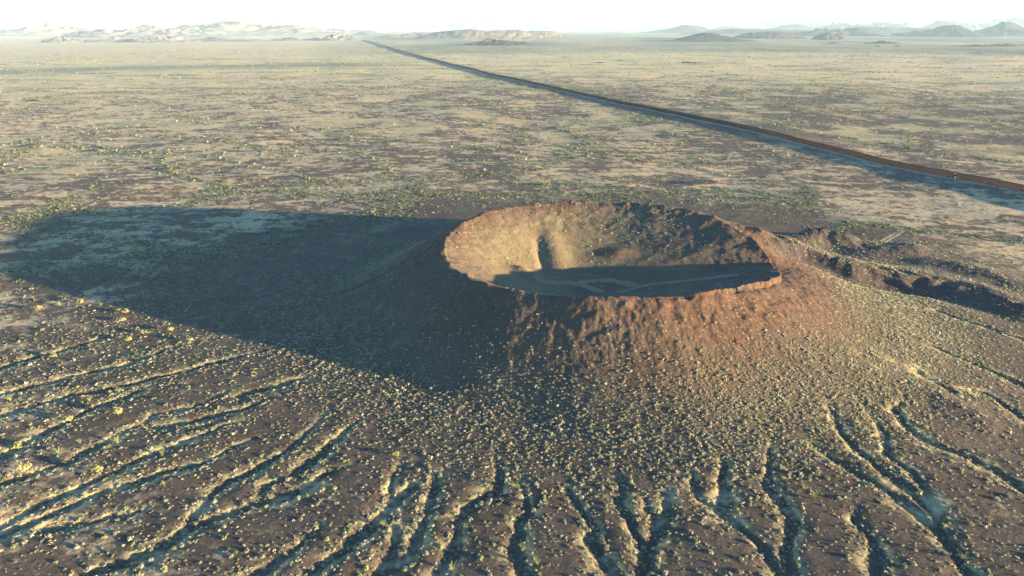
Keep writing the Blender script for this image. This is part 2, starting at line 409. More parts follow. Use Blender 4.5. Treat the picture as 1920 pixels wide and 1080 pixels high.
    for t in TRK: trk = np.maximum(trk, np.exp(-((seg_dist(x, y, t) - 2.0) / 1.3) ** 2))
    sand = np.maximum(sand, 0.8 * trk)
    c = lambda a: np.clip(a, 0, 1)
    return c(sand), c(blk), c(red), c(grn), c(dry), c(olive), c(dust)

# ------------------------------------------------------------------ materials
def nt(name):
    m = bpy.data.materials.new(name); m.use_nodes = True
    return m, m.node_tree.nodes, m.node_tree.links
def rgb(c): return (c[0], c[1], c[2], 1.0)

def mixn(nodes, links, fac, a, b, blend='MIX'):
    n = nodes.new('ShaderNodeMix'); n.data_type = 'RGBA'; n.blend_type = blend
    def put(sock, v):
        if isinstance(v, (tuple, list)): sock.default_value = rgb(v)
        elif isinstance(v, float): sock.default_value = v
        else: links.new(v, sock)
    put(n.inputs[0], fac); put(n.inputs[6], a); put(n.inputs[7], b)
    return n.outputs[2]

def ground_material():
    m, N, L = nt('desert_ground')
    b = N['Principled BSDF']; b.inputs['Roughness'].default_value = 0.95; b.inputs['Specular IOR Level'].default_value = 0.1
    geo = N.new('ShaderNodeNewGeometry'); pos = geo.outputs['Position']
    a1 = N.new('ShaderNodeAttribute'); a1.attribute_name = 'mask'
    a2 = N.new('ShaderNodeAttribute'); a2.attribute_name = 'mask2'
    s1 = N.new('ShaderNodeSeparateColor'); L.new(a1.outputs['Color'], s1.inputs[0])
    s2 = N.new('ShaderNodeSeparateColor'); L.new(a2.outputs['Color'], s2.inputs[0])
    def noise(scale, detail=4.0, rough=0.6):
        n = N.new('ShaderNodeTexNoise'); n.inputs['Scale'].default_value = scale
        n.inputs['Detail'].default_value = detail; n.inputs['Roughness'].default_value = rough
        L.new(pos, n.inputs['Vector']); return n.outputs['Fac']
    def rng_(v, a, bb, c=0.0, d=1.0):
        n = N.new('ShaderNodeMapRange'); L.new(v, n.inputs[0])
        for k, q in enumerate((a, bb, c, d)): n.inputs[k + 1].default_value = q
        return n.outputs[0]
    n_big, n_mid, n_fine = noise(0.035), noise(0.22, 5.0, 0.65), noise(1.3, 3.0, 0.7)
    def broken(mask, amount=0.6):             # edges of a cover broken up by noise
        ad = N.new('ShaderNodeMath'); ad.operation = 'MULTIPLY_ADD'; L.new(n_mid, ad.inputs[0])
        ad.inputs[1].default_value = amount * 2; ad.inputs[2].default_value = -amount
        s = N.new('ShaderNodeMath'); s.operation = 'ADD'; L.new(mask, s.inputs[0]); L.new(ad.outputs[0], s.inputs[1])
        mm = N.new('ShaderNodeMath'); mm.operation = 'MULTIPLY'; mm.use_clamp = True
        L.new(rng_(s.outputs[0], 0.15, 0.85), mm.inputs[0]); L.new(rng_(mask, 0.0, 0.3), mm.inputs[1])
        return mm.outputs[0]
    dark = mixn(N, L, rng_(n_big, 0.35, 0.65), (0.088, 0.067, 0.043), (0.138, 0.106, 0.068))
    dark = mixn(N, L, rng_(n_fine, 0.3, 0.75), (0.042, 0.034, 0.028), dark)
    sandc = mixn(N, L, rng_(n_big, 0.3, 0.7), (0.50, 0.36, 0.185), (0.40, 0.31, 0.165))
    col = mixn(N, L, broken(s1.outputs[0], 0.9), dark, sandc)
    redc = mixn(N, L, rng_(n_mid, 0.3, 0.7), (0.046, 0.030, 0.021), (0.110, 0.063, 0.038))
    col = mixn(N, L, broken(s1.outputs[2], 0.4), col, redc)
    dryc = mixn(N, L, rng_(n_mid, 0.3, 0.7), (0.52, 0.40, 0.185), (0.35, 0.30, 0.13))
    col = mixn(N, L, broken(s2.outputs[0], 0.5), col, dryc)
    grnc = mixn(N, L, rng_(n_mid, 0.3, 0.7), (0.09, 0.10, 0.05), (0.17, 0.17, 0.075))
    col = mixn(N, L, broken(a1.outputs['Alpha'], 0.5), col, grnc)
    col = mixn(N, L, s2.outputs[1], col, mixn(N, L, n_mid, (0.065, 0.082, 0.046), (0.135, 0.138, 0.075)))
    blkc = mixn(N, L, rng_(n_fine, 0.3, 0.7), (0.025, 0.022, 0.022), (0.065, 0.052, 0.045))
    col = mixn(N, L, broken(s1.outputs[1], 0.4), col, blkc)
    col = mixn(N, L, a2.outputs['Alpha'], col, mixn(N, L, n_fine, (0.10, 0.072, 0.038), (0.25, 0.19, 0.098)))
    # tufts and stones as specks
    v = N.new('ShaderNodeTexVoronoi'); v.inputs['Scale'].default_value = 0.42; L.new(pos, v.inputs['Vector'])
    dots = rng_(v.outputs['Distance'], 0.30, 0.16)
    pick = N.new('ShaderNodeSeparateColor'); L.new(v.outputs['Color'], pick.inputs[0])
    mu = N.new('ShaderNodeMath'); mu.operation = 'MULTIPLY'; L.new(dots, mu.inputs[0]); L.new(rng_(pick.outputs[0], 0.55, 0.6), mu.inputs[1])
    mu2 = N.new('ShaderNodeMath'); mu2.operation = 'MULTIPLY'; L.new(mu.outputs[0], mu2.inputs[0]); L.new(rng_(s2.outputs[2], 0.0, 1.0, 0.0, 0.8), mu2.inputs[1])
    col = mixn(N, L, mu2.outputs[0], col, mixn(N, L, pick.outputs[1], (0.26, 0.22, 0.13), (0.15, 0.16, 0.07)))
    L.new(col, b.inputs['Base Color'])
    bp = N.new('ShaderNodeBump'); bp.inputs['Strength'].default_value = 0.8; bp.inputs['Distance'].default_value = 0.6
    hs = N.new('ShaderNodeMath'); hs.operation = 'MULTIPLY_ADD'; L.new(n_fine, hs.inputs[0]); hs.inputs[1].default_value = 0.35
    L.new(n_mid, hs.inputs[2]); L.new(hs.outputs[0], bp.inputs['Height']); L.new(bp.outputs[0], b.inputs['Normal'])
    return m

def simple(name, c1, c2, scale, rough=0.9, bump=0.0, metal=0.0):
    m, N, L = nt(name); b = N['Principled BSDF']; b.inputs['Roughness'].default_value = rough
    b.inputs['Metallic'].default_value = metal; b.inputs['Specular IOR Level'].default_value = 0.15
    g = N.new('ShaderNodeNewGeometry'); n = N.new('ShaderNodeTexNoise'); n.inputs['Scale'].default_value = scale
    n.inputs['Detail'].default_value = 5.0; L.new(g.outputs['Position'], n.inputs['Vector'])
    mr = N.new('ShaderNodeMapRange'); mr.inputs[1].default_value = 0.33; mr.inputs[2].default_value = 0.67; L.new(n.outputs['Fac'], mr.inputs[0])
    L.new(mixn(N, L, mr.outputs[0], c1, c2), b.inputs['Base Color'])
    if bump:
        bp = N.new('ShaderNodeBump'); bp.inputs['Strength'].default_value = 0.6; bp.inputs['Distance'].default_value = bump
        L.new(n.outputs['Fac'], bp.inputs['Height']); L.new(bp.outputs[0], b.inputs['Normal'])
    return m

def tint_material(name):
    m, N, L = nt(name); b = N['Principled BSDF']; b.inputs['Roughness'].default_value = 0.85; b.inputs['Specular IOR Level'].default_value = 0.15
    a = N.new('ShaderNodeAttribute'); a.attribute_name = 'tint'
    g = N.new('ShaderNodeNewGeometry'); n = N.new('ShaderNodeTexNoise'); n.inputs['Scale'].default_value = 1.7; L.new(g.outputs['Position'], n.inputs['Vector'])
    mr = N.new('ShaderNodeMapRange'); mr.inputs[1].default_value = 0.3; mr.inputs[2].default_value = 0.7; mr.inputs[3].default_value = 0.75; mr.inputs[4].default_value = 1.2; L.new(n.outputs['Fac'], mr.inputs[0])
    vm = N.new('ShaderNodeVectorMath'); vm.operation = 'SCALE'; L.new(a.outputs['Color'], vm.inputs[0]); L.new(mr.outputs[0], vm.inputs['Scale'])
    L.new(vm.outputs[0], b.inputs['Base Color'])
    tr = N.new('ShaderNodeBsdfTranslucent'); L.new(vm.outputs[0], tr.inputs['Color'])
    mx = N.new('ShaderNodeMixShader'); mx.inputs[0].default_value = 0.4
    L.new(b.outputs[0], mx.inputs[1]); L.new(tr.outputs[0], mx.inputs[2]); L.new(mx.outputs[0], N['Material Output'].inputs['Surface'])
    return m

M_ground = ground_material()
M_leaf = tint_material('dry_foliage')
M_bark = simple('pale_bark', (0.14, 0.11, 0.08), (0.22, 0.18, 0.12), 3.0)
M_rust = simple('rusted_steel', (0.034, 0.016, 0.012), (0.05, 0.023, 0.017), 0.35, 0.8)
M_rustdark = simple('dark_rusted_plate', (0.03, 0.02, 0.017), (0.045, 0.028, 0.022), 0.5, 0.8)
M_white = simple('white_paint', (0.78, 0.78, 0.76), (0.7, 0.7, 0.68), 0.8, 0.5)
M_road = simple('graded_dirt', (0.22, 0.17, 0.115), (0.30, 0.24, 0.16), 0.05, 0.95)

# ------------------------------------------------------------------ ground and cone
rows = [60.0]
while rows[-1] < 90000:
    r = rows[-1]
    rows.append(r + (3.0 if r < 140 else min(max(0.42, 0.5 * r * r / 136600.0), 0.0105 * r)))
rows = np.array(rows)
azs = np.concatenate([np.linspace(-66, -45, 90)[:-1], np.linspace(-45, 45, 1150), np.linspace(45, 66, 90)[1:]])
A, Rr = np.meshgrid(np.radians(azs), rows)
GXv = (np.sin(A) * Rr).ravel(); GYv = (np.cos(A) * Rr).ravel()
GZv = height(GXv, GYv)
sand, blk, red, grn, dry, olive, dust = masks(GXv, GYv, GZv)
rpol, thpol = polar(GXv, GYv)
speck = (1 - sst(900, 1900, np.hypot(GXv, GYv))) * np.where(rpol < RR, 0.7, 1.0)
nr, nc = len(rows), len(azs)
idx = np.arange(nr * nc).reshape(nr, nc)
F = np.stack([idx[:-1, :-1], idx[:-1, 1:], idx[1:, 1:], idx[1:, :-1]], -1).reshape(-1, 4)
F = F[:, ::-1]
Vt = np.stack([GXv, GYv, GZv], 1)
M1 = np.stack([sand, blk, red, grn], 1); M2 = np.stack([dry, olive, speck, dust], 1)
foot = RR + 95 + 10 * fbm(GXv, GYv, 60, 2, 101)
incone = (rpol < foot)[F].all(1)
def sub(name, faces):
    used = np.unique(faces); mp = np.full(nr * nc, -1, np.int64); mp[used] = np.arange(len(used))
    me = mesh_np(name, Vt[used], mp[faces], True)
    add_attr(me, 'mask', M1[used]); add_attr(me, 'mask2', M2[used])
    return link(name, me, M_ground)
tag(sub('ground', F[~incone]), 'wide desert plain of dark gravel and pale sand with gullied apron', 'ground', kind='structure')
tag(sub('cinder_cone', F[incone]), 'round volcanic cinder cone with an open crater and reddish rim', 'volcano', kind='structure')

# ------------------------------------------------------------------ hills and mountains far out
def hill_material(name, c1, c2, scale):
    return simple(name, c1, c2, scale, 0.95, 0.0)
M_pale = hill_material('pale_granite', (0.085, 0.078, 0.074), (0.13, 0.117, 0.106), 0.004)
M_brown = hill_material('brown_rock', (0.075, 0.06, 0.05), (0.12, 0.092, 0.072), 0.006)
M_lava = hill_material('dark_lava_rock', (0.02, 0.019, 0.018), (0.042, 0.034, 0.029), 0.006)

def hill(name, px, dist, half_px, top_y, label, mat, depth=0.7, style='range', seed=0, n=(150, 90), cat='hill', rough=1.0):
    """px: centre column, dist: metres out, half_px: half width, top_y: row its crest reaches"""
    u, fw, dn = ray(px, top_y); t = dist / fw
    X, Y = u * t, dist; top = H_CAM - dn * t
    W = half_px * t; Dp = W * depth
    gx, gy = np.meshgrid(np.linspace(-1, 1, n[0]), np.linspace(-1, 1, n[1]))
    rr = np.sqrt(gx ** 2 + gy ** 2)
    wx = gx + 0.16 * fbm(gx, gy, 0.5, 3, seed); wy = gy + 0.16 * fbm(gx, gy, 0.5, 3, seed + 9)
    wr = np.sqrt(wx ** 2 + wy ** 2)
    if style == 'range':
        env = np.clip(1 - wr, 0, 1) ** 0.75 * sst(1.0, 0.8, rr)
        k = ridged(wx * W, wy * Dp, W * 0.30, 5, seed + 3)
        z = env * (0.25 + 0.75 * np.clip(k, 0, 1.2)) * (0.75 + 0.5 * fbm(gx, gy, 0.6, 2, seed + 4))
        z = z * (1 + rough * 0.25 * fbm(gx * 5, gy * 5, 1.0, 3, seed + 5))
    elif style == 'mesa':
        env = sst(1.0, 0.35, np.sqrt((wx * 1.0) ** 2 + wy ** 2)) * sst(1.0, 0.85, rr)
        k = ridged(gx * 8, gy * 2.0, 1.0, 3, seed + 3)
        z = env * (0.80 + 0.3 * fbm(gx, gy * 0.3, 0.7, 3, seed + 6)) - 0.16 * rough * env * (1 - env) * 4 * np.clip(k, 0, 1)
    else:   # volcano: concave flanks, blunt top
        an = np.arctan2(gy, gx)
        k = ridged(np.cos(an) * 2.3, np.sin(an) * 2.3, 1.0, 3, seed + 3)
        rq = wr * (1 + 0.20 * rough * (k - 0.5))
        z = np.clip(np.exp(-rq * 2.4) * 1.35 - 0.13, 0, 0.86) * sst(1.0, 0.86, rr)
        z = np.minimum(z, 0.80 + 0.10 * fbm(gx, gy, 0.4, 2, seed + 7))
    z = np.clip(z, 0, None); z = z / z.max() * top - 6.0
    x = X + gx * W; y = Y + gy * Dp
    v = np.stack([gx * W, gy * Dp, z], -1).reshape(-1, 3)
    i = np.arange(n[0] * n[1]).reshape(n[1], n[0])
    f = np.stack([i[:-1, :-1], i[:-1, 1:], i[1:, 1:], i[1:, :-1]], -1).reshape(-1, 4)
    o = link(name, mesh_np(name, v, f, True), mat); o.location = (X, Y, 0)
    return tag(o, label, cat, kind='structure')

HILLS = [
 # name, px, dist, half_px, top_y, label, material, depth, style
 ('mountain', 75, 16500, 200, 40, 'pale faded mountain massif on the far left skyline', M_pale, 0.6, 'range'),
 ('mountain', 270, 14000, 170, 44, 'pale rugged mountain spur in front of the left skyline', M_pale, 0.7, 'range'),
 ('mountain', 430, 16500, 250, 36, 'broad pale blue mountain range with the tallest crest on the left', M_pale, 0.55, 'range'),
 ('mountain', 560, 19000, 180, 45, 'faded tail of the left mountain range running towards the border fence', M_pale, 0.6, 'range'),
 ('hill', 118, 9600, 45, 67, 'small pale hill with a blue shaded side at far left', M_pale, 0.8, 'range'),
 ('hill', 215, 9900, 100, 68, 'low pale foothill between the small blue hill and the long range', M_pale, 0.7, 'range'),
 ('hill', 300, 9700, 85, 66, 'pale rumpled foothill under the long left range', M_pale, 0.8, 'range'),
 ('hill', 420, 10300, 110, 68, 'low chain of pale knolls under the tall left crest', M_pale, 0.6, 'range'),
 ('hill', 548, 10800, 58, 68, 'low pinkish knoll left of the peaked hill by the fence end', M_pale, 0.9, 'range'),
 ('hill', 628, 10800, 62, 61, 'peaked pinkish rocky hill just left of the fence end', M_pale, 0.8, 'range'),
 ('hill', 690, 17000, 55, 58, 'small dark cone behind the far end of the fence', M_brown, 0.9, 'volcano'),
 ('hill', 738, 13500, 40, 62, 'small steep hill right of the far fence end', M_brown, 0.9, 'range'),
 ('hill', 795, 15500, 60, 59, 'dark low hill at the left tip of the long brown ridge', M_brown, 0.8, 'range'),
 ('mountain', 905, 12200, 165, 54, 'long brown table ridge with furrowed flank beyond the plain', M_brown, 0.35, 'mesa'),
 ('hill', 1010, 14000, 70, 57, 'lower right shoulder behind the long brown ridge', M_brown, 0.5, 'mesa'),
 ('hill', 935, 8200, 75, 71, 'small reddish lava hill in front of the long brown ridge', M_lava, 0.8, 'range'),
 ('mountain', 820, 34000, 150, 41, 'faint blue mountains left behind the brown ridge', M_pale, 0.5, 'range'),
 ('mountain', 910, 34000, 110, 35, 'faint blue peak rising above the brown ridge', M_pale, 0.6, 'range'),
 ('mountain', 1000, 34000, 140, 38, 'faint blue mountains right behind the brown ridge', M_pale, 0.5, 'range'),
 ('mountain', 1110, 34000, 120, 44, 'lowest faint blue mountains trailing right to the horizon', M_pale, 0.5, 'range'),
 ('hill', 1245, 36000, 45, 47, 'flat blue mesa on the horizon left of the pointed volcano', M_brown, 0.7, 'mesa'),
 ('hill', 1292, 23000, 100, 46, 'pointed blue volcano on the horizon with spreading flanks', M_lava, 0.8, 'volcano'),
 ('hill', 1365, 30000, 75, 47, 'small blue hill right of the pointed horizon volcano', M_lava, 0.8, 'volcano'),
 ('hill', 1330, 10200, 115, 61, 'dark reddish crater hill with lit gullies on the right plain', M_lava, 0.7, 'volcano'),
 ('hill', 1440, 12500, 85, 58, 'flat topped dark lava hill right of the reddish crater hill', M_lava, 0.6, 'mesa'),
 ('mountain', 1465, 36000, 75, 36, 'palest blue jagged range on the horizon, left part', M_brown, 0.5, 'range'),
 ('mountain', 1545, 36000, 80, 32, 'palest blue jagged range on the horizon, taller right part', M_brown, 0.5, 'range'),
 ('hill', 1490, 26000, 110, 45, 'low blue hill in front of the palest jagged range', M_lava, 0.6, 'volcano'),
 ('hill', 1590, 27000, 85, 39, 'blue rounded hill right of the palest range', M_lava, 0.7, 'range'),
 ('hill', 1640, 28000, 95, 38, 'blue twin topped hill in the middle of the right skyline', M_lava, 0.6, 'range'),
 ('hill', 1545, 15500, 95, 51, 'brown rumpled lava hill below the blue skyline hills', M_lava, 0.6, 'range'),
 ('hill', 1605, 15500, 80, 51, 'smooth brown hill beside the rumpled lava hill', M_lava, 0.7, 'volcano'),
 ('hill', 1555, 11500, 35, 59, 'lowest small lava hill on the right plain', M_lava, 0.7, 'range'),
 ('hill', 1700, 30000, 70, 39, 'pale blue ridge left behind the dark crater cone', M_brown, 0.5, 'range'),
 ('hill', 1775, 27000, 90, 37, 'blue hill right behind the dark crater cone', M_lava, 0.6, 'volcano'),
 ('hill', 1785, 14500, 90, 46, 'dark crater cone with a blunt top near the right edge', M_lava, 0.8, 'volcano'),
 ('hill', 1735, 15500, 70, 53, 'low lava shoulder left of the dark crater cone', M_lava, 0.7, 'range'),
 ('hill', 1888, 16000, 95, 40, 'largest dark rounded cone at the right edge', M_lava, 0.8, 'volcano'),
 ('mountain', 1910, 30000, 150, 30, 'faint blue ridge behind the rounded cone at the right edge', M_brown, 0.5, 'range'),
 ('hill', 1440, 19000, 190, 53, 'long low blue ridge under the palest jagged range', M_lava, 0.35, 'mesa'),
 ('hill', 1690, 19500, 170, 50, 'long low blue ridge between the two dark cones and the twin topped hill', M_lava, 0.35, 'mesa'),
 ('mountain', 1700, 32000, 330, 43, 'long low blue ridge joining the hills along the right skyline', M_brown, 0.3, 'mesa'),
 ('hill', 1290, 4150, 27, 113, 'tiny dark lava mound on the yellow flat', M_lava, 0.9, 'range'),
 ('hill', 1120, 4200, 26, 113.6, 'small dark lava hummock on the yellow flat near the fence', M_lava, 0.9, 'range'),
 ('hill', 1645, 7600, 9, 83.4, 'tiny left one of two dark knobs on the right plain', M_lava, 0.9, 'range'),
 ('hill', 1682, 7600, 12, 83.2, 'right one of two dark knobs on the right plain', M_lava, 0.9, 'range'),
 ('hill', 1560, 8800, 30, 78, 'long low dark rise on the green right plain', M_lava, 0.6, 'range'),
 ('hill', 1655, 8800, 40, 75, 'low dark rise under the brown lava hills', M_lava, 0.6, 'range'),
 ('hill', 1840, 7600, 85, 81.8, 'long dark lava bank above the pale dunes at right', M_lava, 0.3, 'range'),
 ('hill', 1890, 7900, 65, 80, 'dark lava bank ending at the right edge', M_lava, 0.3, 'range'),
 ('hill', 1830, 5600, 30, 96.8, 'small dark lava outcrop among the pale dunes', M_lava, 0.6, 'range'),
 ('hill', 62, 2010, 32, 182, 'small reddish mound alone on the left plain', M_lava, 0.9, 'volcano'),
]
for i, (nm, px, dist, hp, ty, lab, mat, dep, sty) in enumerate(HILLS):
    small = hp < 60
    hill(nm, px, dist, hp, ty, lab, mat, dep, sty, 200 + i * 13, (70, 50) if small else (190, 110), 'mountain' if nm == 'mountain' else 'hill')

# ------------------------------------------------------------------ border fence and patrol road
FENCE_PX = [(2330, 478), (1920, 363), (1650, 304), (1400, 244), (1150, 190), (920, 140), (783, 105.5), (680, 75), (633, 60)]
fp = [at(*p) for p in FENCE_PX]
def resample(pts, step):
    out = []
    for a, b in zip(pts[:-1], pts[1:]):
        n = max(1, int(round(math.hypot(b[0] - a[0], b[1] - a[1]) / step)))
        out += [(a[0] + (b[0] - a[0]) * k / n, a[1] + (b[1] - a[1]) * k / n) for k in range(n)]
    return np.array(out + [pts[-1]])
def strip_boxes(P, half_w, half_t, z0, z1):
    """one upright box per point of P, set along the local direction"""
    T = np.gradient(P, axis=0); T = T / np.linalg.norm(T, axis=1)[:, None]; Nn = np.stack([-T[:, 1], T[:, 0]], 1)
    zg = height(P[:, 0], P[:, 1])
    hw = half_w if np.ndim(half_w) else np.full(len(P), half_w)
    ht = half_t if np.ndim(half_t) else np.full(len(P), half_t)
    V = []
    for zz in (z0, z1):
        for a, b in ((-1, -1), (1, -1), (1, 1), (-1, 1)):
            p = P + T * (a * hw)[:, None] + Nn * (b * ht)[:, None]
            V.append(np.concatenate([p, (zg + zz)[:, None]], 1))
    V = np.stack(V, 1).reshape(-1, 3)
    q = np.array([[0, 1, 5, 4], [1, 2, 6, 5], [2, 3, 7, 6], [3, 0, 4, 7], [4, 5, 6, 7]])
    Fc = (np.arange(len(P))[:, None, None] * 8 + q[None]).reshape(-1, 4)
    return V, Fc
def ribbon(P, off0, off1, z0, z1):
    """closed long box following P between two side offsets and two heights above ground"""
    T = np.gradient(P, axis=0); T = T / np.linalg.norm(T, axis=1)[:, None]; Nn = np.stack([-T[:, 1], T[:, 0]], 1)
    a = P + Nn * np.reshape(off0, (-1, 1)); b = P + Nn * np.reshape(off1, (-1, 1))
    za = height(P[:, 0], P[:, 1])
    V = np.stack([np.c_[a, za + z0], np.c_[b, za + z0], np.c_[b, za + z1], np.c_[a, za + z1]], 1).reshape(-1, 3)
    n = len(P); k = np.arange(n - 1)[:, None, None] * 4
    q = np.array([[0, 1, 5, 4], [1, 2, 6, 5], [2, 3, 7, 6], [3, 0, 4, 7]])
    return V, (k + q[None]).reshape(-1, 4)
fence = bpy.data.objects.new('border_fence', None); C.objects.link(fence); fence.empty_display_size = 5
tag(fence, 'long rust red steel bollard fence running straight across the desert to the hills', 'fence')
near_i = 5                                             # true bollards up to three kilometres out, wider ones beyond
Vs, Fs, off = [], [], 0
for pts, step in ((fp[:near_i + 1], 0.254), (fp[near_i:], 1.6)):
    q = resample(pts, step)
    hw = 0.087 + 0.029 * sst(1450, 1800, q[:, 1]) if step < 1 else np.full(len(q), 0.76)
    v, f = strip_boxes(q, hw, 0.076 if step < 1 else 0.15, -1.0, 7.6)
    Vs.append(v); Fs.append(f + off); off += len(v)
link('bollard_panel', mesh_np('bollard_panel', np.concatenate(Vs), np.concatenate(Fs)), M_rust, fence)
v, f = ribbon(resample(fp, 9.0), -0.10, 0.10, 7.0, 8.3)
link('top_plate', mesh_np('top_plate', v, f), M_rustdark, fence)
# jog in the fence with a white cabinet
def box(v0, v1):
    x0, y0, z0 = v0; x1, y1, z1 = v1
    v = np.array([(x0, y0, z0), (x1, y0, z0), (x1, y1, z0), (x0, y1, z0), (x0, y0, z1), (x1, y0, z1), (x1, y1, z1), (x0, y1, z1)])
    return v, np.array([[3, 2, 1, 0], [0, 1, 5, 4], [1, 2, 6, 5], [2, 3, 7, 6], [3, 0, 4, 7], [4, 5, 6, 7]])
def merged(*bs):
    vs_, fs_, o = [], [], 0
    for v, f in bs: vs_.append(v); fs_.append(f + o); o += len(v)
    return np.concatenate(vs_), np.concatenate(fs_)
for (px, py, lab_w, s) in ((1789, 337, None, 1.0), (783, 106.5, None, 2.2)):
    x, y = at(px, py); z = float(height(np.array([x]), np.array([y]))[0])
    v, f = merged(box((-3.0 * s, -0.3, -1), (-2.6 * s, 0.0, 9.0)), box((2.6 * s, -0.3, -1), (3.0 * s, 0.0, 9.0)), box((-2.6 * s, -0.2, 0.3), (2.6 * s, -0.05, 8.6)))
    g = link('gate_panel', mesh_np('gate_panel', v, f), M_rust, fence); g.location = (x - 1.2, y - 1.2, z); g.rotation_euler = (0, 0, R(30))
    v, f = merged(box((-1.2 * s, -1.6, 0.0), (0.9 * s, -0.5, 4.2)), box((-1.35 * s, -1.75, 4.2), (1.05 * s, -0.35, 4.5)))
    c = link('control_cabinet', mesh_np('control_cabinet', v, f), M_white, g)

P = resample(fp, 12.0); jit = fbm(P[:, 0], P[:, 1], 60.0, 3, 120)
v, f = ribbon(P, 3.0 + 0 * jit, 15.0 + 5 * jit, -2.0, 0.35)
road = link('dirt_road', mesh_np('dirt_road', v, f), M_road)
tag(road, 'pale graded dirt patrol road along the near side of the fence', 'road', kind='structure')

# ------------------------------------------------------------------ vegetation
PAL = np.array([(0.34, 0.33, 0.20), (0.28, 0.305, 0.15), (0.38, 0.355, 0.235), (0.25, 0.285, 0.125), (0.41, 0.39, 0.29), (0.34, 0.31, 0.185)])
GREEN = np.array([(0.115, 0.135, 0.06), (0.15, 0.165, 0.075), (0.09, 0.11, 0.052), (0.18, 0.18, 0.088)])
def tuft(nf, seed, leaf=0.34, squash=0.52):
    """leaf clumps through a dome of radius 1: quads (nf*4,3)"""
    g = np.random.default_rng(seed)
    d = g.normal(size=(nf, 3)); d[:, 2] = np.abs(d[:, 2]); d /= np.linalg.norm(d, axis=1)[:, None]
    rad = 0.35 + 0.65 * g.random(nf) ** 0.6
    lump = 1 + 0.35 * np.sin(d[:, 0] * 4 + seed) * np.cos(d[:, 1] * 5 + seed)
    c = d * (rad * lump)[:, None]; c[:, 2] *= squash; c[:, 2] += 0.06
    a = g.normal(size=(nf, 3)); a /= np.linalg.norm(a, axis=1)[:, None]
    n = d * 0.8 + g.normal(size=(nf, 3)) * 0.6; b = np.cross(n, a); b /= np.linalg.norm(b, axis=1)[:, None]
    a = np.cross(b, n); a /= np.linalg.norm(a, axis=1)[:, None]
    s = (leaf * (0.6 + 0.8 * g.random(nf)))[:, None]
    q = np.stack([c - a * s - b * s * 0.6, c + a * s - b * s * 0.6, c + a * s * 0.7 + b * s * 0.6, c - a * s * 0.7 + b * s * 0.6], 1)
    q[:, :, 2] = np.maximum(q[:, :, 2], -0.05)
    return q.reshape(-1, 3)
def quads(n): return np.arange(n * 4).reshape(n, 4)

def scatter_mesh(name, xyz, rad, tint, nf, nvar, seed, label, cat, leaf=0.34, tall=None):
    protos = np.stack([tuft(nf, seed + k, leaf) for k in range(nvar)])        # (nvar, nf*4, 3)
    n = len(xyz); pick = rng.integers(0, nvar, n); ang = rng.random(n) * 6.283
    p = protos[pick]
    c, s = np.cos(ang)[:, None], np.sin(ang)[:, None]
    hx = np.stack([p[:, :, 0] * c - p[:, :, 1] * s, p[:, :, 0] * s + p[:, :, 1] * c, p[:, :, 2] * (1.0 if tall is None else tall[:, None])], -1)
    v = (hx * rad[:, None, None] + xyz[:, None, :]).reshape(-1, 3)
    me = mesh_np(name, v, quads(n * nf))
    t = np.repeat(tint, nf * 4, axis=0) * (0.8 + 0.4 * np.repeat(rng.random(n * nf), 4))[:, None]
    add_attr(me, 'tint', np.c_[t, np.ones(len(t))])
    return tag(link(name, me, M_leaf), label, cat, kind='stuff')

def tints(n, pal, jitter=0.2):
    t = pal[rng.integers(0, len(pal), n)]
    return t * (1 + jitter * (rng.random((n, 1)) - 0.5) * 2)

# candidates on the cone and its apron
N0 = 150000
cx = rng.uniform(-330, 420, N0); cyy = rng.uniform(150, 640, N0)
r0, th0 = polar(cx, cyy)
nearg = grid_sample(gnear, cx, cyy); deep = grid_sample(gul, cx, cyy)
dens = 0.15 + 0.65 * np.exp(-((r0 - 200) / 38.0) ** 2) + 0.95 * nearg - 0.5 * sst(0.9, 1.6, deep)
dens = dens * 0.7 + 0.15 * sst(0, 0.5, fbm(cx, cyy, 24, 2, 131))
dens = dens + 0.5 * np.exp(-((r0 - 195) / 40.0) ** 2) * sst(-110, -70, th0) * (1 - sst(5, 40, th0))
dens = dens * np.where(r0 < RR, 0.15 + 0.9 * sst(15, 60, th0) * sst(45, 75, r0), sst(RR + 8, RR + 55, r0) + 0.05)
dens = dens * (1 - 0.8 * np.clip(ridge_asym(cx, cyy, LEVEE, 11.0, 34.0)[2], 0, 1))
keep = rng.random(N0) < dens * 1.05
keep &= np.abs(np.degrees(np.arctan2(cx, cyy))) < 60
cx, cyy, r0 = cx[keep], cyy[keep], r0[keep]
cz = height(cx, cyy)
crad = np.where(rng.random(len(cx)) < 0.12, rng.uniform(0.75, 1.2, len(cx)), rng.uniform(0.30, 0.72, len(cx)))
ctint = tints(len(cx), PAL)
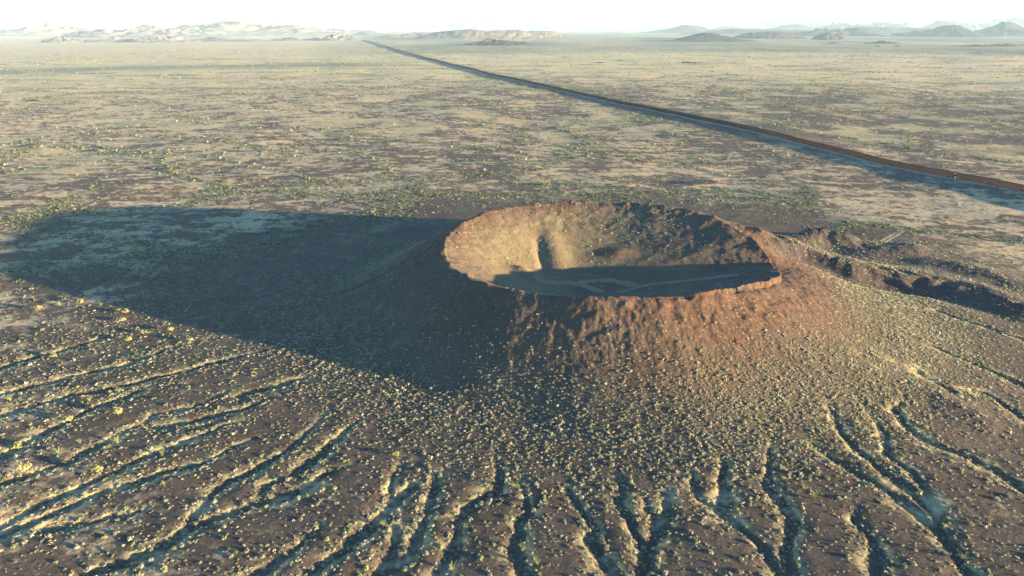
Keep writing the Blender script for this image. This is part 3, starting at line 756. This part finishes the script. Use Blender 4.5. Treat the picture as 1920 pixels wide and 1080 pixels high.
# how large each shows in the frame
def project(x, y, z):
    dy = y * math.cos(PITCH) - (z - H_CAM) * math.sin(PITCH); up = y * math.sin(PITCH) + (z - H_CAM) * math.cos(PITCH)
    return 960 + FPX * x / dy, 540 - FPX * up / dy, dy
px, py, dep = project(cx, cyy, cz)
show = np.where((px > 0) & (px < 1920) & (py < 1085), crad / dep, 0)
order = np.argsort(-show); first = order[:300]; rest = order[300:]
shrub_meshes = []
for k in range(12):
    me = mesh_np('desert_shrub', tuft(80, 900 + k, 0.27), quads(80))
    t = np.repeat(PAL[k % len(PAL)][None] * (0.9 + 0.2 * random.random()), 320, 0) * (0.75 + 0.5 * np.repeat(rng.random(80), 4))[:, None]
    add_attr(me, 'tint', np.c_[t, np.ones(320)]); me.materials.append(M_leaf); shrub_meshes.append(me)
for k, i in enumerate(first):
    o = bpy.data.objects.new('desert_shrub', shrub_meshes[k % 12]); C.objects.link(o)
    o.location = (cx[i], cyy[i], cz[i]); s = crad[i]; o.scale = (s, s, s * random.uniform(0.8, 1.25)); o.rotation_euler = (0, 0, random.uniform(0, 6.28))
    zone = 'lower left' if px[i] < 640 else ('lower middle' if px[i] < 1280 else 'lower right')
    col_ = ('straw yellow', 'olive yellow', 'pale straw', 'yellow green', 'whitish', 'tan')[k % 6]
    tag(o, '%s rounded shrub on the gullied cinder apron, %s of the photo' % (col_, zone), 'shrub', 'shrubs on the near gullied apron')
xyz = np.stack([cx, cyy, cz], 1)
scatter_mesh('apron_scrub', xyz[rest], crad[rest], ctint[rest], 16, 8, 1200, 'countless small straw coloured shrubs dotting the cone and its apron', 'scrub', 0.36)

# the plain beyond: shrubs along the washes and thinly between
def plain_scrub(name, d0, d1, n, nf, rmin, rmax, label, seed, leaf):
    u = rng.random(n); d = np.sqrt(d0 * d0 + u * (d1 * d1 - d0 * d0)); a = np.radians(rng.uniform(-50, 50, n))
    x, y = d * np.sin(a), d * np.cos(a); r, th = polar(x, y)
    w = wash_mask(x, y); n2 = fbm(x, y, 46, 3, 85)
    p = 0.16 + 1.1 * w + 0.25 * sst(0, 0.5, n2)
    if d0 > 3000: p = 0.04 + 0.9 * sst(0.05, 0.4, fbm(x * 0.3 + 900, y, 130.0, 3, 145, 0.6)) + 0.3 * w
    k = (rng.random(n) < p) & (r > 300)
    x, y, w = x[k], y[k], w[k]
    m = len(x); green = rng.random(m) < (0.25 + 0.6 * w)
    t = np.where(green[:, None], tints(m, GREEN), tints(m, PAL * 0.68))
    rad = rng.uniform(rmin, rmax, m) * np.where(rng.random(m) < 0.10 + 0.3 * w, 2.2, 1.0)
    xyz = np.stack([x, y, height(x, y) - 0.05], 1)
    scatter_mesh(name, xyz, rad, t, nf, 8, seed, label, 'scrub', leaf)
plain_scrub('plain_scrub', 420, 1000, 100000, 10, 0.35, 0.85, 'scattered green and straw shrubs on the plain around the cone', 1300, 0.42)
plain_scrub('faraway_trees', 3200, 7000, 120000, 5, 1.0, 2.6, 'dark green trees dotting the yellow flats far beyond the cone', 1500, 0.6)
plain_scrub('distant_scrub', 1000, 3300, 160000, 6, 0.5, 1.5, 'green and straw shrubs strung along washes on the far plain', 1400, 0.55)

# trees of the left apron and plain
def tree_proto(seed, pal):
    g = np.random.default_rng(seed)
    vs_, nfaces = [], 0
    for k in range(7):
        a = g.random() * 6.283; rr_ = 0.25 + 0.45 * g.random()
        q = tuft(46, seed * 10 + k, 0.26, 0.9) * (0.48 + 0.2 * g.random())
        q = q + np.array([math.cos(a) * rr_, math.sin(a) * rr_, 0.55 + 0.45 * g.random()]); vs_.append(q); nfaces += 46
    v = np.concatenate(vs_); crown = mesh_np('crown', v, quads(nfaces))
    base = pal[seed % len(pal)]
    t = np.repeat(base[None], len(v), 0) * (0.75 + 0.5 * np.repeat(g.random(nfaces), 4))[:, None]
    add_attr(crown, 'tint', np.c_[t, np.ones(len(v))]); crown.materials.append(M_leaf)
    tv, tf, off = [], [], 0
    def limb(a, b, r0_, r1_):
        nonlocal off
        a, b = np.array(a, float), np.array(b, float); d = b - a; d /= np.linalg.norm(d)
        e1 = np.cross(d, (0.3, 0.9, 0.1)); e1 /= np.linalg.norm(e1); e2 = np.cross(d, e1)
        for p, rr2 in ((a, r0_), (b, r1_)):
            for j in range(6): tv.append(p + (e1 * math.cos(j * 1.0472) + e2 * math.sin(j * 1.0472)) * rr2)
        for j in range(6): tf.append([off + j, off + (j + 1) % 6, off + 6 + (j + 1) % 6, off + 6 + j])
        off += 12
    limb((0, 0, -0.15), (0.02, 0.0, 0.35), 0.10, 0.075)
    for k in range(4):
        a = k * 1.57 + g.random(); limb((0.02, 0, 0.32), (math.cos(a) * 0.5, math.sin(a) * 0.5, 0.75 + 0.2 * g.random()), 0.06, 0.025)
    trunk = mesh_np('trunk', np.array(tv), np.array(tf), True); trunk.materials.append(M_bark)
    return crown, trunk
TREEPAL = np.array([(0.36, 0.33, 0.13), (0.30, 0.30, 0.11), (0.40, 0.36, 0.17)])
trees = [tree_proto(s, TREEPAL) for s in range(3, 9)]
gtrees = [tree_proto(s, GREEN * 1.25) for s in range(13, 19)]
def place_tree(name, protos, k, x, y, size, label, cat, group):
    z = float(height(np.array([x]), np.array([y]))[0])
    t = bpy.data.objects.new(name, None); C.objects.link(t); t.location = (x, y, z - 0.05); t.empty_display_size = 1
    t.rotation_euler = (0, 0, random.uniform(0, 6.28)); t.scale = (size, size, size * random.uniform(0.9, 1.1))
    cr, tr = protos[k % len(protos)]
    for nm, me in (('crown', cr), ('trunk', tr)):
        o = bpy.data.objects.new(nm, me); C.objects.link(o); o.parent = t
    return tag(t, label, cat, group)
TREES = [
 ((75, 582), 2.6, 'large pale yellow tree near the left edge, below the corner of the cone shadow'),
 ((230, 603), 2.1, 'pale yellow tree on the lit ground right beside the shadow edge'),
 ((236, 588), 2.0, 'smaller pale tree touching the lower shadow edge'),
 ((243, 640), 2.3, 'spreading pale tree at the head of a gully below the shadow edge'),
 ((270, 627), 1.9, 'round pale tree between two others under the shadow edge'),
 ((323, 622), 2.4, 'broad pale tree with two humps at the shadow edge'),
 ((357, 641), 2.0, 'lone round pale tree right of the two humped tree'),
 ((102, 670), 1.9, 'pale tree on the grey slope under the large left edge tree'),
 ((152, 569), 2.0, 'yellow tree just below the dark shadow, near a dry wash'),
 ((85, 522), 1.4, 'small tree right on the tip of the lit corner at left'),
 ((110, 573), 1.5, 'small pale tree beside the large left edge tree'),
 ((133, 790), 2.5, 'bushy pale tree with a long shadow at the head of the upper left gully'),
 ((222, 779), 2.4, 'bushy pale tree standing between the two upper left gullies'),
 ((33, 836), 2.4, 'pale tree hard by the left edge beside a gully'),
 ((45, 884), 2.8, 'largest pale tree at the left edge with a broad black shadow'),
 ((183, 887), 2.9, 'tall pale tree on the bank of the second long gully'),
 ((743, 856), 1.6, 'yellow green bush tree at the head of a crooked gully in the middle'),
]
for k, ((qx, qy), s, lab) in enumerate(TREES):
    x, y = on_ground(qx, qy); place_tree('desert_tree', trees, k, x, y, s, lab, 'tree', 'pale trees on the left apron')
cnt = 0
while cnt < 200:
    w = random.choice(WSH); i = random.randrange(len(w) - 1); t = random.random()
    x = w[i][0] + (w[i + 1][0] - w[i][0]) * t + random.gauss(0, 8); y = w[i][1] + (w[i + 1][1] - w[i][1]) * t + random.gauss(0, 16)
    if y > 2600 or float(polar(np.array([x]), np.array([y]))[0][0]) < 260: continue
    place_tree('wash_tree', gtrees, cnt, x, y, random.uniform(1.6, 2.9), 'small green tree growing along a dry wash of the plain behind the cone', 'tree', 'trees along the washes'); cnt += 1

# ocotillos: long wands fanning up from one foot
def ocotillo_mesh(seed):
    g = np.random.default_rng(seed); vs_, fs_, off = [], [], 0
    for k in range(16):
        a = g.random() * 6.283; lean = 0.25 + 0.6 * g.random(); L_ = 0.8 + 0.4 * g.random()
        pts = []
        for j in range(5):
            s = j / 4; rr_ = lean * L_ * (s ** 1.3); pts.append(np.array([math.cos(a) * rr_, math.sin(a) * rr_, L_ * s * (1 - 0.25 * lean * s)]))
        for j, p in enumerate(pts):
            w = 0.035 * (1 - 0.55 * j / 4)
            for q in range(4): vs_.append(p + np.array([math.cos(q * 1.57 + a), math.sin(q * 1.57 + a), 0]) * w)
        for j in range(4):
            for q in range(4): fs_.append([off + j * 4 + q, off + j * 4 + (q + 1) % 4, off + j * 4 + 4 + (q + 1) % 4, off + j * 4 + 4 + q])
        off += 20
    me = mesh_np('ocotillo', np.array(vs_), np.array(fs_)); me.materials.append(M_leaf)
    t = np.repeat(np.array([[0.27, 0.30, 0.10, 1.0]]), len(vs_), 0); add_attr(me, 'tint', t); return me
oco = [ocotillo_mesh(s) for s in range(5)]
OCO = [((168, 752), 'wand-like ocotillo above the bushy pale tree at left'), ((223, 735), 'ocotillo high on the left beside a gully head'),
 ((20, 752), 'ocotillo at the left edge with a thin shadow'), ((150, 832), 'ocotillo between two gullies, casting twin dark streaks'),
 ((110, 850), 'ocotillo left of the one with twin dark streaks'), ((220, 830), 'small ocotillo on the rim of the second long gully'),
 ((305, 852), 'ocotillo on the dark strip between two long gullies'), ((967, 915), 'upright ocotillo between two gully heads in the middle'),
 ((980, 1032), 'ocotillo in the gully at the bottom middle'), ((1007, 1060), 'large ocotillo right of the bottom middle gully'),
 ((848, 1068), 'ocotillo at the bottom edge left of the middle'), ((1600, 870), 'ocotillo on the ridge between right hand gullies'),
 ((1807, 1048), 'yellow ocotillo near the lower right corner'), ((1508, 920), 'ocotillo on the bare slope at lower right'),
 ((1527, 937), 'ocotillo below another on the bare lower right slope'), ((1368, 522), 'sunlit ocotillo inside the crater on its shaded right wall'),
 ((1025, 950), 'ocotillo beside the short gully right of the middle'), ((720, 985), 'ocotillo on the lit bank of the crooked gully')]
for k, ((qx, qy), lab) in enumerate(OCO):
    x, y = on_ground(qx, qy); z = float(height(np.array([x]), np.array([y]))[0])
    o = bpy.data.objects.new('ocotillo', oco[k % 5]); C.objects.link(o); o.location = (x, y, z - 0.05); s = random.uniform(2.6, 3.6)
    o.scale = (s, s, s); o.rotation_euler = (0, 0, random.uniform(0, 6.28)); tag(o, lab, 'ocotillo', 'ocotillos')

# ------------------------------------------------------------------ air
v, f = box((-95000, -3000, -40), (95000, 95000, 720))
haze = link('haze', mesh_np('haze', v, f))
hm = bpy.data.materials.new('pale_haze'); hm.use_nodes = True
hm.node_tree.nodes.clear()
ho = hm.node_tree.nodes.new('ShaderNodeOutputMaterial'); pv = hm.node_tree.nodes.new('ShaderNodeVolumePrincipled')
pv.inputs['Color'].default_value = (0.60, 0.85, 1.0, 1); pv.inputs['Density'].default_value = 1.45e-5; pv.inputs['Anisotropy'].default_value = -0.1
hm.node_tree.links.new(pv.outputs[0], ho.inputs['Volume']); haze.data.materials.append(hm)
tag(haze, 'pale bluish haze over the far desert and mountains', 'haze', kind='stuff')
